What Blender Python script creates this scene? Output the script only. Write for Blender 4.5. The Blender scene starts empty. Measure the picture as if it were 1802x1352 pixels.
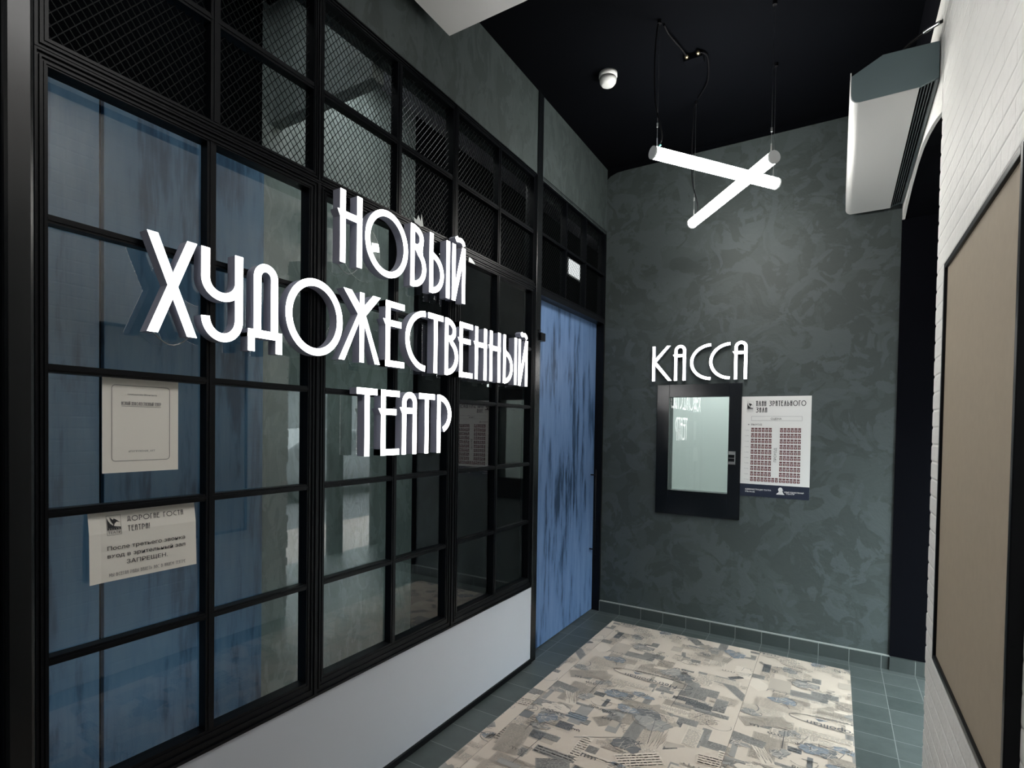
import bpy, bmesh, math, random
from mathutils import Vector, Matrix
random.seed(7)
D = bpy.data
scene = bpy.context.scene
COL = scene.collection

# ------------------------------------------------------------------ materials
def new_mat(name):
    m = D.materials.new(name); m.use_nodes = True
    nt = m.node_tree
    return m, nt, nt.nodes['Principled BSDF']

def P(name, color, rough=0.5, metal=0.0, emit=None, estr=0.0, spec=None, coat=0.0):
    m, nt, b = new_mat(name)
    b.inputs['Base Color'].default_value = (*color, 1)
    b.inputs['Roughness'].default_value = rough
    b.inputs['Metallic'].default_value = metal
    if spec is not None: b.inputs['Specular IOR Level'].default_value = spec
    if coat: b.inputs['Coat Weight'].default_value = coat; b.inputs['Coat Roughness'].default_value = 0.08
    if emit:
        b.inputs['Emission Color'].default_value = (*emit, 1); b.inputs['Emission Strength'].default_value = estr
    return m

def N(nt, typ, **kw):
    n = nt.nodes.new(typ)
    for k, v in kw.items():
        if k in n.inputs: n.inputs[k].default_value = v
        else: setattr(n, k, v)
    return n

def ramp(nt, stops, interp='LINEAR'):
    r = nt.nodes.new('ShaderNodeValToRGB'); r.color_ramp.interpolation = interp
    e = r.color_ramp.elements
    while len(e) < len(stops): e.new(0.5)
    for el, (p, c) in zip(e, stops): el.position = p; el.color = (*c, 1)
    return r

def stucco(name, lo, mid, hi, scale=5.0, rough=0.62, bump=0.25):
    """trowelled decorative plaster: overlapping sharp-edged trowel strokes of three close tones"""
    m, nt, b = new_mat(name); L = nt.links.new
    tc = N(nt, 'ShaderNodeTexCoord')
    col = None; hs = []
    for k, (rot, st, sc, dist, thr, c) in enumerate((((0.7, 0.5, 0.9), 1.9, 1.0, 1.6, 0.50, mid), ((-0.6, 0.8, -0.5), 2.3, 1.25, 2.2, 0.55, hi), ((0.2, -0.9, 0.4), 2.0, 1.6, 1.8, 0.60, lo), ((1.2, 0.3, -0.9), 2.2, 0.8, 2.4, 0.585, hi))):
        mp = N(nt, 'ShaderNodeMapping'); mp.inputs['Rotation'].default_value = rot; mp.inputs['Scale'].default_value = (1, st, 1); mp.inputs['Location'].default_value = (k * 3.1, k * 1.7, k * 2.3)
        L(tc.outputs['Object'], mp.inputs['Vector'])
        n = N(nt, 'ShaderNodeTexNoise', Scale=scale * sc, Detail=5.0, Roughness=0.55, Distortion=dist * 0.72); L(mp.outputs[0], n.inputs['Vector'])
        r = ramp(nt, [(thr - 0.016, (0, 0, 0)), (thr + 0.016, (1, 1, 1))]); L(n.outputs['Fac'], r.inputs['Fac'])
        mx = N(nt, 'ShaderNodeMix', data_type='RGBA'); L(r.outputs['Color'], mx.inputs[0])
        if col is None: mx.inputs[6].default_value = (*lo, 1)
        else: L(col, mx.inputs[6])
        mx.inputs[7].default_value = (*c, 1); col = mx.outputs[2]; hs.append(n)
    n3 = N(nt, 'ShaderNodeTexNoise', Scale=scale * 9, Detail=4.0, Roughness=0.6); L(tc.outputs['Object'], n3.inputs['Vector'])
    L(col, b.inputs['Base Color'])
    ad = N(nt, 'ShaderNodeMath', operation='MULTIPLY_ADD'); ad.inputs[1].default_value = 0.25
    L(n3.outputs['Fac'], ad.inputs[0]); L(hs[1].outputs['Fac'], ad.inputs[2])
    bp = N(nt, 'ShaderNodeBump', Strength=bump, Distance=0.02)
    L(ad.outputs[0], bp.inputs['Height']); L(bp.outputs['Normal'], b.inputs['Normal'])
    b.inputs['Roughness'].default_value = rough
    return m

def blue_paint(name, base, dark, light):
    """brushed blue paint with vertical drips"""
    m, nt, b = new_mat(name); L = nt.links.new
    tc = N(nt, 'ShaderNodeTexCoord')
    mp = N(nt, 'ShaderNodeMapping'); mp.inputs['Scale'].default_value = (1, 8, 1.0)
    L(tc.outputs['Object'], mp.inputs['Vector'])
    n1 = N(nt, 'ShaderNodeTexNoise', Scale=2.3, Detail=6.0, Roughness=0.62, Distortion=0.15)
    L(mp.outputs[0], n1.inputs['Vector'])
    mp2 = N(nt, 'ShaderNodeMapping'); mp2.inputs['Scale'].default_value = (1, 2.2, 0.9)
    L(tc.outputs['Object'], mp2.inputs['Vector'])
    n2 = N(nt, 'ShaderNodeTexNoise', Scale=1.6, Detail=3.0)
    L(mp2.outputs[0], n2.inputs['Vector'])
    ad = N(nt, 'ShaderNodeMath', operation='MULTIPLY_ADD'); ad.inputs[1].default_value = 0.6
    L(n2.outputs['Fac'], ad.inputs[0]); L(n1.outputs['Fac'], ad.inputs[2])
    r = ramp(nt, [(0.62, dark), (0.70, tuple(a * .6 + c * .4 for a, c in zip(dark, base))), (0.775, base), (0.95, light)])
    L(ad.outputs[0], r.inputs['Fac']); L(r.outputs['Color'], b.inputs['Base Color'])
    b.inputs['Roughness'].default_value = 0.55
    return m

def tile_mat(name, axes, off, size, c1, c2, grout, gw=0.0035, rough=0.42):
    """square stoneware tiles; axes = which object coordinates run across the tile grid"""
    m, nt, b = new_mat(name); L = nt.links.new
    tc = N(nt, 'ShaderNodeTexCoord'); sp = N(nt, 'ShaderNodeSeparateXYZ'); L(tc.outputs['Object'], sp.inputs[0])
    lines = []; cells = []
    for ax, o in zip(axes, off):
        s = N(nt, 'ShaderNodeMath', operation='SUBTRACT'); s.inputs[1].default_value = o; L(sp.outputs[ax], s.inputs[0])
        d = N(nt, 'ShaderNodeMath', operation='DIVIDE'); d.inputs[1].default_value = size; L(s.outputs[0], d.inputs[0])
        fl = N(nt, 'ShaderNodeMath', operation='FLOOR'); L(d.outputs[0], fl.inputs[0]); cells.append(fl)
        fr = N(nt, 'ShaderNodeMath', operation='FRACT'); L(d.outputs[0], fr.inputs[0])
        h = N(nt, 'ShaderNodeMath', operation='SUBTRACT'); h.inputs[1].default_value = 0.5; L(fr.outputs[0], h.inputs[0])
        a = N(nt, 'ShaderNodeMath', operation='ABSOLUTE'); L(h.outputs[0], a.inputs[0])
        g = N(nt, 'ShaderNodeMath', operation='GREATER_THAN'); g.inputs[1].default_value = 0.5 - gw / size / 2; L(a.outputs[0], g.inputs[0])
        lines.append(g)
    if len(lines) == 2:
        mxl = N(nt, 'ShaderNodeMath', operation='MAXIMUM'); L(lines[0].outputs[0], mxl.inputs[0]); L(lines[1].outputs[0], mxl.inputs[1])
    else: mxl = lines[0]
    cb = N(nt, 'ShaderNodeCombineXYZ')
    for i, c in enumerate(cells): L(c.outputs[0], cb.inputs[i])
    wn = N(nt, 'ShaderNodeTexWhiteNoise'); L(cb.outputs[0], wn.inputs['Vector'])
    n1 = N(nt, 'ShaderNodeTexNoise', Scale=7.0, Detail=6.0, Roughness=0.65); L(tc.outputs['Object'], n1.inputs['Vector'])
    ad = N(nt, 'ShaderNodeMath', operation='MULTIPLY_ADD'); ad.inputs[1].default_value = 0.45
    L(wn.outputs['Value'], ad.inputs[0]); L(n1.outputs['Fac'], ad.inputs[2])
    r = ramp(nt, [(0.35, c1), (0.95, c2)]); L(ad.outputs[0], r.inputs['Fac'])
    mx = N(nt, 'ShaderNodeMix', data_type='RGBA'); L(mxl.outputs[0], mx.inputs[0]); L(r.outputs['Color'], mx.inputs[6]); mx.inputs[7].default_value = (*grout, 1)
    L(mx.outputs[2], b.inputs['Base Color'])
    inv = N(nt, 'ShaderNodeMath', operation='MULTIPLY_ADD'); inv.inputs[1].default_value = -1.0; L(mxl.outputs[0], inv.inputs[0])
    nn = N(nt, 'ShaderNodeMath', operation='MULTIPLY'); nn.inputs[1].default_value = 0.3; L(n1.outputs['Fac'], nn.inputs[0]); L(nn.outputs[0], inv.inputs[2])
    bp = N(nt, 'ShaderNodeBump', Strength=0.25, Distance=0.004); L(inv.outputs[0], bp.inputs['Height']); L(bp.outputs['Normal'], b.inputs['Normal'])
    b.inputs['Roughness'].default_value = rough
    return m

def painted_brick(name, col, course):
    m, nt, b = new_mat(name); L = nt.links.new
    tc = N(nt, 'ShaderNodeTexCoord'); sp = N(nt, 'ShaderNodeSeparateXYZ'); L(tc.outputs['Object'], sp.inputs[0])
    cb = N(nt, 'ShaderNodeCombineXYZ'); L(sp.outputs['Y'], cb.inputs[0]); L(sp.outputs['Z'], cb.inputs[1])
    br = N(nt, 'ShaderNodeTexBrick', Scale=1.0)
    br.inputs['Brick Width'].default_value = 0.22; br.inputs['Row Height'].default_value = course
    br.inputs['Mortar Size'].default_value = 0.006; br.inputs['Mortar Smooth'].default_value = 0.8
    L(cb.outputs[0], br.inputs['Vector'])
    n1 = N(nt, 'ShaderNodeTexNoise', Scale=26.0, Detail=5.0, Roughness=0.6, Distortion=0.6); L(tc.outputs['Object'], n1.inputs['Vector'])
    n2 = N(nt, 'ShaderNodeTexNoise', Scale=4.0, Detail=4.0); L(tc.outputs['Object'], n2.inputs['Vector'])
    iv = N(nt, 'ShaderNodeMath', operation='MULTIPLY_ADD'); iv.inputs[1].default_value = -0.5
    L(br.outputs['Fac'], iv.inputs[0]); L(n1.outputs['Fac'], iv.inputs[2])
    bp = N(nt, 'ShaderNodeBump', Strength=0.38, Distance=0.012); L(iv.outputs[0], bp.inputs['Height']); L(bp.outputs['Normal'], b.inputs['Normal'])
    r = ramp(nt, [(0.3, tuple(c * 0.93 for c in col)), (0.65, col)]); L(n2.outputs['Fac'], r.inputs['Fac']); L(r.outputs['Color'], b.inputs['Base Color'])
    b.inputs['Roughness'].default_value = 0.6
    return m

def noisy(name, c1, c2, scale, rough, bump=0.0, spec=None):
    m, nt, b = new_mat(name); L = nt.links.new
    if spec is not None: b.inputs['Specular IOR Level'].default_value = spec
    tc = N(nt, 'ShaderNodeTexCoord'); n = N(nt, 'ShaderNodeTexNoise', Scale=scale, Detail=5.0); L(tc.outputs['Object'], n.inputs['Vector'])
    r = ramp(nt, [(0.3, c1), (0.7, c2)]); L(n.outputs['Fac'], r.inputs['Fac']); L(r.outputs['Color'], b.inputs['Base Color'])
    b.inputs['Roughness'].default_value = rough
    if bump:
        bp = N(nt, 'ShaderNodeBump', Strength=bump, Distance=0.003); L(n.outputs['Fac'], bp.inputs['Height']); L(bp.outputs['Normal'], b.inputs['Normal'])
    return m

def glass_mat(name, ior, tint=(0.9, 0.95, 0.95)):
    """window glass: lets light straight through, mirrors by Fresnel on its outer faces"""
    m = D.materials.new(name); m.use_nodes = True; nt = m.node_tree; L = nt.links.new
    nt.nodes.clear()
    out = N(nt, 'ShaderNodeOutputMaterial'); tr = N(nt, 'ShaderNodeBsdfTransparent'); gl = N(nt, 'ShaderNodeBsdfGlossy')
    tr.inputs['Color'].default_value = (*tint, 1); gl.inputs['Roughness'].default_value = 0.0
    fr = N(nt, 'ShaderNodeFresnel', IOR=ior); ge = N(nt, 'ShaderNodeNewGeometry')
    iv = N(nt, 'ShaderNodeMath', operation='SUBTRACT'); iv.inputs[0].default_value = 1.0; L(ge.outputs['Backfacing'], iv.inputs[1])
    mu = N(nt, 'ShaderNodeMath', operation='MULTIPLY'); L(iv.outputs[0], mu.inputs[0]); L(fr.outputs[0], mu.inputs[1])
    mx = N(nt, 'ShaderNodeMixShader'); L(mu.outputs[0], mx.inputs[0]); L(tr.outputs[0], mx.inputs[1]); L(gl.outputs[0], mx.inputs[2])
    L(mx.outputs[0], out.inputs['Surface'])
    return m

M = dict(
    black=P('black_metal', (0.0035, 0.0042, 0.0058), 0.34, spec=0.16),
    blackgloss=P('black_gloss', (0.006, 0.008, 0.011), 0.18),
    column=P('black_column', (0.0045, 0.0055, 0.0065), 0.27, spec=0.42),
    mesh=P('dark_mesh', (0.007, 0.0085, 0.009), 0.45, spec=0.10),
    blackpaint=noisy('black_paint', (0.0009, 0.0012, 0.0021), (0.0013, 0.0017, 0.0028), 3.0, 0.9, spec=0.05),
    void=P('matt_black', (0.0012, 0.0014, 0.003), 0.9, spec=0.08),
    plaster=stucco('dark_plaster', (0.034, 0.045, 0.0445), (0.0435, 0.057, 0.057), (0.0515, 0.066, 0.068), 3.4),
    plaster_in=stucco('inner_plaster', (0.19, 0.225, 0.215), (0.22, 0.258, 0.248), (0.25, 0.29, 0.28), 3.5),
    blue=blue_paint('blue_drip_paint', (0.10, 0.18, 0.34), (0.018, 0.046, 0.10), (0.13, 0.215, 0.39)),
    blue_in=blue_paint('blue_panel_paint', (0.09, 0.195, 0.335), (0.03, 0.085, 0.17), (0.125, 0.235, 0.37)),
    white_brick=painted_brick('white_painted_brick', (0.80, 0.79, 0.76), 0.064),
    soffit=P('white_paint', (0.74, 0.735, 0.73), 0.6),
    skirt=noisy('pale_panel', (0.52, 0.54, 0.59), (0.55, 0.565, 0.61), 1.4, 0.5),
    floor=tile_mat('dark_floor_tile', ('X', 'Y'), (0.272, 2.072), 0.168, (0.043, 0.055, 0.053), (0.078, 0.093, 0.091), (0.20, 0.22, 0.21)),
    base_tile=tile_mat('dark_base_tile', ('X',), (0.272,), 0.168, (0.030, 0.038, 0.037), (0.045, 0.055, 0.054), (0.20, 0.22, 0.21)),
    grout=P('pale_grout', (0.26, 0.28, 0.27), 0.8),
    board=noisy('tan_board', (0.325, 0.27, 0.20), (0.345, 0.285, 0.21), 40.0, 0.75, 0.05),
    letter_face=P('lit_acrylic', (0.9, 0.9, 0.9), 0.4, emit=(1.0, 0.99, 0.97), estr=9.0),
    letter_side=P('letter_return', (0.36, 0.37, 0.46), 0.45),
    acrylic=P('clear_tab', (0.45, 0.5, 0.52), 0.1),
    tube=P('lit_tube', (0.9, 0.9, 0.9), 0.4, emit=(1.0, 0.985, 0.93), estr=48.0),
    cap=P('tube_cap', (0.42, 0.44, 0.45), 0.45),
    steel=P('steel', (0.55, 0.57, 0.58), 0.3, 1.0),
    wire=P('black_cable', (0.003, 0.003, 0.004), 0.6, spec=0.12),
    green=P('green_tie', (0.02, 0.28, 0.20), 0.5),
    brass=P('brass_gland', (0.55, 0.47, 0.30), 0.35, 1.0),
    white_plastic=P('white_plastic', (0.72, 0.73, 0.72), 0.4),
    dark_gap=P('dark_gap', (0.02, 0.02, 0.03), 0.6),
    ac_white=P('curtain_white', (0.70, 0.70, 0.69), 0.32),
    ac_end=P('curtain_end_grey', (0.115, 0.165, 0.18), 0.45),
    ac_grey=P('curtain_back_grey', (0.13, 0.155, 0.165), 0.4),
    paper=P('paper', (0.80, 0.765, 0.70), 0.8),
    poster=P('poster_white', (0.70, 0.69, 0.68), 0.5),
    ink=P('ink', (0.012, 0.012, 0.016), 0.6),
    ink_grey=P('ink_grey', (0.10, 0.10, 0.11), 0.6),
    ink_line=P('ink_line', (0.30, 0.30, 0.31), 0.6),
    navy=P('navy_ink', (0.010, 0.016, 0.035), 0.45),
    maroon=P('maroon_ink', (0.10, 0.022, 0.026), 0.5),
    pinkish=P('rose_ink', (0.66, 0.50, 0.48), 0.5),
    booth=P('booth_paint', (0.60, 0.66, 0.64), 0.7),
    ceil_in=P('inner_ceiling', (0.34, 0.33, 0.37), 0.8),
    glass=glass_mat('pane_glass', 1.90),
    glass_t=glass_mat('ticket_glass', 1.75, (0.97, 0.98, 0.98)),
    lamp=P('lamp_diffuser', (0.9, 0.9, 0.9), 0.4, emit=(1.0, 0.985, 0.96), estr=9.0),
    lamp_in=P('inner_lamp_diffuser', (0.9, 0.9, 0.9), 0.4, emit=(0.95, 1.0, 1.0), estr=9.0),
    fill_front=P('front_fill_glow', (0.9, 0.9, 0.9), 0.4, emit=(0.92, 0.98, 1.0), estr=11.0),
    fill_panel=P('panel_fill_glow', (0.9, 0.9, 0.9), 0.4, emit=(0.92, 0.98, 1.0), estr=3.0),
    fill_ceiling=P('ceiling_fill_glow', (0.9, 0.9, 0.9), 0.4, emit=(0.92, 0.96, 1.0), estr=2.2),
    lamp_booth=P('booth_lamp_diffuser', (0.9, 0.9, 0.9), 0.4, emit=(0.97, 1.0, 0.98), estr=19.0),
    lamp_far=P('far_lamp_diffuser', (0.9, 0.9, 0.9), 0.4, emit=(0.95, 1.0, 1.0), estr=1.3),
    pave=tile_mat('pink_paving', ('X', 'Y'), (0.0, 0.0), 0.3, (0.22, 0.175, 0.155), (0.26, 0.21, 0.18), (0.15, 0.13, 0.12)),
    road=noisy('asphalt', (0.06, 0.06, 0.063), (0.085, 0.085, 0.088), 30, 0.85),
    facade=noisy('facade', (0.10, 0.105, 0.11), (0.15, 0.155, 0.16), 1.5, 0.8),
    red_sign=P('red_sign', (0.45, 0.06, 0.07), 0.5),
    carpaint=P('car_paint', (0.05, 0.055, 0.06), 0.25, coat=0.5),
    carglass=P('car_glass', (0.02, 0.025, 0.03), 0.08),
    rubber=P('rubber', (0.015, 0.015, 0.015), 0.8),
    tape=P('clear_tape', (0.75, 0.77, 0.76), 0.25),
)
MAT_TONES = [P('print_paper', (0.60, 0.51, 0.43), 0.42), P('print_pale', (0.66, 0.57, 0.485), 0.42), P('print_sand', (0.46, 0.395, 0.335), 0.42),
             P('print_grey', (0.32, 0.30, 0.28), 0.42), P('print_slate', (0.17, 0.168, 0.17), 0.42), P('print_blue', (0.235, 0.255, 0.285), 0.42),
             P('print_ink', (0.10, 0.105, 0.115), 0.42), P('print_softink', (0.24, 0.23, 0.225), 0.42)]

# ------------------------------------------------------------------ object helpers
def tag(o, label=None, cat=None, group=None, kind=None):
    if label: o['label'] = label
    if cat: o['category'] = cat
    if group: o['group'] = group
    if kind: o['kind'] = kind
    return o

def thing(name, loc, label, cat, group=None):
    o = D.objects.new(name, None); COL.objects.link(o); o.location = loc; o.empty_display_size = 0.05
    return tag(o, label, cat, group)

class MB:
    """collects faces, builds ONE mesh object (world coordinates; local to parent if one is given)"""
    def __init__(s): s.v = []; s.f = []; s.mi = []
    def add(s, vs, fs, mi=0):
        b = len(s.v); s.v += [tuple(v) for v in vs]
        for f in fs: s.f.append([b + i for i in f]); s.mi.append(mi)
        return s
    def box(s, x0, x1, y0, y1, z0, z1, mi=0):
        x0, x1 = sorted((x0, x1)); y0, y1 = sorted((y0, y1)); z0, z1 = sorted((z0, z1))
        v = [(x0, y0, z0), (x1, y0, z0), (x1, y1, z0), (x0, y1, z0), (x0, y0, z1), (x1, y0, z1), (x1, y1, z1), (x0, y1, z1)]
        return s.add(v, [(0, 3, 2, 1), (4, 5, 6, 7), (0, 1, 5, 4), (1, 2, 6, 5), (2, 3, 7, 6), (3, 0, 4, 7)], mi)
    def prism(s, poly, fn, d0, d1, mi=0):
        """poly: 2D points; fn(u, v, d) -> 3D; extruded from d0 to d1"""
        n = len(poly)
        vs = [fn(u, v, d0) for u, v in poly] + [fn(u, v, d1) for u, v in poly]
        fs = [tuple(range(n - 1, -1, -1)), tuple(range(n, 2 * n))] + [(i, (i + 1) % n, n + (i + 1) % n, n + i) for i in range(n)]
        return s.add(vs, fs, mi)
    def poly(s, pts, mi=0): return s.add(pts, [tuple(range(len(pts)))], mi)
    def tube(s, pts, r, n=8, mi=0, closed=False):
        pts = [Vector(p) for p in pts]; m = len(pts); rings = []
        up = None
        for i, p in enumerate(pts):
            t = (pts[min(i + 1, m - 1)] - pts[max(i - 1, 0)]).normalized()
            if up is None: up = Vector((0, 0, 1)) if abs(t.z) < 0.9 else Vector((1, 0, 0))
            a = t.cross(up).normalized(); b = a.cross(t).normalized(); up = b
            rings.append([p + a * (r * math.cos(2 * math.pi * k / n)) + b * (r * math.sin(2 * math.pi * k / n)) for k in range(n)])
        vs = [v for R in rings for v in R]; fs = []
        for i in range(m - 1):
            for k in range(n):
                fs.append((i * n + k, i * n + (k + 1) % n, (i + 1) * n + (k + 1) % n, (i + 1) * n + k))
        fs += [tuple(range(n - 1, -1, -1)), tuple((m - 1) * n + k for k in range(n))]
        return s.add(vs, fs, mi)
    def lathe(s, prof, cx, cy, n=32, mi=0):
        vs = []; fs = []; m = len(prof)
        for r, z in prof:
            for k in range(n):
                a = 2 * math.pi * k / n; vs.append((cx + r * math.cos(a), cy + r * math.sin(a), z))
        for i in range(m - 1):
            for k in range(n): fs.append((i * n + k, i * n + (k + 1) % n, (i + 1) * n + (k + 1) % n, (i + 1) * n + k))
        fs += [tuple(range(n)), tuple((m - 1) * n + k for k in range(n - 1, -1, -1))]
        return s.add(vs, fs, mi)
    def build(s, name, mats, parent=None, smooth=False, bevel=0.0, fixn=True):
        me = D.meshes.new(name)
        off = Vector(parent_loc(parent)) if parent else Vector((0, 0, 0))
        me.from_pydata([Vector(v) - off for v in s.v], [], s.f)
        for m in (mats if isinstance(mats, (list, tuple)) else [mats]): me.materials.append(m)
        for p, i in zip(me.polygons, s.mi): p.material_index = i; p.use_smooth = smooth
        if fixn:
            bm = bmesh.new(); bm.from_mesh(me); bmesh.ops.recalc_face_normals(bm, faces=bm.faces[:]); bm.to_mesh(me); bm.free()
        me.update()
        o = D.objects.new(name, me); COL.objects.link(o)
        if parent: o.parent = parent
        if bevel:
            md = o.modifiers.new('bevel', 'BEVEL'); md.width = bevel; md.segments = 2; md.limit_method = 'ANGLE'
        return o

def parent_loc(p):
    v = Vector((0, 0, 0))
    while p is not None: v += p.location; p = p.parent
    return v

def S(name, mb, mat, parent=None, **kw):
    o = mb.build(name, mat, parent, **kw)
    if parent is None: o['kind'] = 'structure'
    return o

# planes: (u, v, d) -> world.  left wall: u=Y, v=Z, d=X ; back wall: u=X, v=Z, d=Y
LW = lambda u, v, d: (d, u, v)
BW = lambda u, v, d: (u, d, v)

# ------------------------------------------------------------------ stroke lettering (art-deco alphabet)
def strip(pts, w, closed=False):
    """quads along a polyline of width w, mitred"""
    n = len(pts); out = []; L = []; R = []
    for i in range(n):
        p = Vector(pts[i])
        a = Vector(pts[i - 1]) if (i > 0 or closed) else None
        b = Vector(pts[(i + 1) % n]) if (i < n - 1 or closed) else None
        if a is None: t = (b - p).normalized(); nn = Vector((-t.y, t.x)); k = 1
        elif b is None: t = (p - a).normalized(); nn = Vector((-t.y, t.x)); k = 1
        else:
            t1 = (p - a).normalized(); t2 = (b - p).normalized(); t = (t1 + t2)
            t = t.normalized() if t.length > 1e-6 else t1
            nn = Vector((-t.y, t.x)); k = 1 / max(0.35, nn.dot(Vector((-t1.y, t1.x))))
        L.append(p + nn * (w / 2 * k)); R.append(p - nn * (w / 2 * k))
    m = n if closed else n - 1
    for i in range(m):
        j = (i + 1) % n
        out.append([tuple(R[i]), tuple(R[j]), tuple(L[j]), tuple(L[i])])
    return out

def arc(cx, cy, rx, ry, a0, a1, n=22):
    return [(cx + rx * math.cos(math.radians(a0 + (a1 - a0) * i / n)), cy + ry * math.sin(math.radians(a0 + (a1 - a0) * i / n))) for i in range(n + 1)]

def glyph(ch, x0, x1, y0, y1, s, tip=None):
    """polygons of a letter filling the box, stroke s"""
    W = x1 - x0; H = y1 - y0; h = s / 2
    xl, xr, yb, yt = x0 + h, x1 - h, y0 + h, y1 - h
    Y = lambda f: y0 + f * H
    X = lambda f: x0 + f * W
    q = []
    def st(*p): q.extend(strip(list(p), s))
    def bar(yc, xe, t=0.5):            # cross bar with the slanted tip that pokes out on the left
        t = s * t
        q.append([(x0 - t, yc + h), (xe, yc + h), (xe, yc - h), (x0, yc - h)])
    def vst(x): q.append([(x - h, y0), (x + h, y0), (x + h, y1), (x - h, y1)])
    if ch == 'Н': vst(xl); vst(xr); bar(Y(.667), x1)
    elif ch == 'О': q += strip(arc((x0 + x1) / 2, (y0 + y1) / 2, (xr - xl) / 2, (yt - yb) / 2, 0, 360, 56)[:-1], s, True)
    elif ch in 'ЬЫ':
        xb = X(.70) if ch == 'Ы' else x1
        vst(xl)
        q += strip([(xl, Y(.66))] + arc(xl, Y(.34), xb - h - xl, Y(.34) - yb, 62, -90, 22), s)
        if ch == 'Ы': vst(xr)
    elif ch == 'В':
        vst(xl)
        q += strip(arc(xl, Y(.80), (xr - xl) * .76, yt - Y(.80), 90, 0, 12) + [(xl + (xr - xl) * .72, Y(.72)), (xl + (xr - xl) * .5, Y(.655)), (xl, Y(.645))], s)
        q += strip([(xl, Y(.665)), (xl + (xr - xl) * .38, Y(.635))] + arc(xl, Y(.33), xr - xl, Y(.33) - yb, 55, -90, 20), s)
    elif ch == 'Й':
        vst(xl); vst(xr); q.append([(x0, y0), (x0 + s * 1.05, y0), (x1, y1), (x1 - s * 1.05, y1)])
        m = (x0 + x1) / 2 + W * .08; b = y1 + H * .098
        q.extend(strip([(m - W * .30, b + H * .05), (m - W * .22, b + H * .005), (m - W * .06, b + H * .015), (m + W * .10, b + H * .02), (m + W * .24, b - H * .01), (m + W * .31, b - H * .06)], s * .85))
    elif ch == 'И': vst(xl); vst(xr); q.append([(x0 - s * .5, y1 - s), (x0 - s * .2, y1), (x1, y1), (x1, y1 - s)]); bar(Y(.667), x1)
    elif ch == 'Х':
        q.append([(x0, y1), (x0 + s * 1.07, y1), (x1, y0), (x1 - s * 1.07, y0)]); q.append([(x0, y0), (x0 + s * 1.07, y0), (x1, y1), (x1 - s * 1.07, y1)])
    elif ch == 'У':
        c = (xl + xr) / 2; r = (xr - xl) / 2
        st((xl, y1), (xl, Y(.68)), *arc(c, Y(.68), r, Y(.68) - Y(.45) - h, 180, 360)[1:])
        st((xr, y1), (xr, Y(.26)), *arc(c, Y(.26), r, Y(.26) - yb, 0, -180)[1:])
    elif ch == 'Д':
        a, b = x0 + W * .16, x1 - W * .13; yq = Y(.20)
        st((a + h, yq), (a + h, Y(.84)), *arc((a + b) / 2, Y(.84), (b - a) / 2 - h, yt - Y(.84), 180, 0)[1:-1], (b - h, Y(.84)), (b - h, yq))
        q.append([(x0, yq - h), (x1, yq - h), (x1, yq + h), (x0, yq + h)])
        for xx in (x0, x1 - s * .9): q.append([(xx, y0), (xx + s * .9, y0), (xx + s * .9, yq), (xx, yq)])
    elif ch == 'Ж':
        c = ((x0 + x1) / 2 + W * .03, Y(.715)); d = s * .62
        q.append([(c[0] - h * .9, y0), (c[0] + h * .9, y0), (c[0] + h * .9, y1), (c[0] - h * .9, y1)])
        for (ax, ay, bx) in ((X(.10), y1, X(.28)), (X(.80), y1, X(.99))):
            q.append([(ax, ay), (bx, ay), (c[0] + d * .9, c[1]), (c[0] - d * .9, c[1] - d)]) if ax < c[0] else q.append([(ax, ay), (bx, ay), (c[0] + d * .9, c[1] - d), (c[0] - d * .9, c[1])])
        q.append([(X(0), y0), (X(.125), y0), (c[0] + d * .3, c[1]), (c[0] - d, c[1])])
        q.append([(X(.86), y0), (X(.985), y0), (c[0] + d, c[1]), (c[0] - d * .3, c[1])])
    elif ch == 'Е':
        vst(xl)
        for yy, e in ((yt, x1), (yb, x1)): q.append([(x0, yy - h), (e, yy - h), (e, yy + h), (x0, yy + h)])
        bar(Y(.667), x0 + W * .83, .6)
    elif ch == 'С':
        cx = x1 + W * .02; rx = cx - xl
        q += strip(arc(cx, (y0 + y1) / 2, rx, (yt - yb) / 2, 92, 268, 34), s)
    elif ch == 'Т':
        c = (x0 + x1) / 2; q.append([(x0, y1 - s), (x1, y1 - s), (x1, y1), (x0, y1)]); q.append([(c - h, y0), (c + h, y0), (c + h, y1 - s * .5), (c - h, y1 - s * .5)])
    elif ch == 'А':
        k = min(.16, (xr - xl) / 2 / H)
        st((xl, y0), (xl, Y(1 - k) - h), *arc((xl + xr) / 2, Y(1 - k) - h, (xr - xl) / 2, yt - Y(1 - k) + h, 180, 0)[1:-1], (xr, Y(1 - k) - h), (xr, y0))
        bar(Y(.70), x1, .6)
    elif ch == 'Р':
        vst(xl); q += strip([(xl, yt)] + arc(xl, Y(.665), xr - xl, yt - Y(.665), 88, -66, 22), s)
    elif ch == 'К':
        vst(xl); q.append([(x0 + s, Y(.50)), (x0 + s * .6, Y(.60)), (x1 - s * 1.25 - W * .08, y1), (x1 - W * .08, y1)]); q.append([(x0 + s * .9, Y(.60)), (x0 + s * .9, Y(.46)), (x1 - s * 1.25, y0), (x1, y0)])
    elif ch == 'Л': q.append([(x0, y0), (x0 + s, y0), ((x0 + x1) / 2 + h, y1), ((x0 + x1) / 2 - h, y1)]); q.append([(x1 - s, y0), (x1, y0), ((x0 + x1) / 2 + h, y1), ((x0 + x1) / 2 - h, y1)])
    elif ch == 'П': vst(xl); vst(xr); q.append([(x0 - s * .8, y1 - s), (x0 - s * .3, y1), (x1, y1), (x1, y1 - s)])
    elif ch == 'Г': vst(xl); q.append([(x0, y1 - s), (x1, y1 - s), (x1, y1), (x0, y1)])
    elif ch == 'З':
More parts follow.
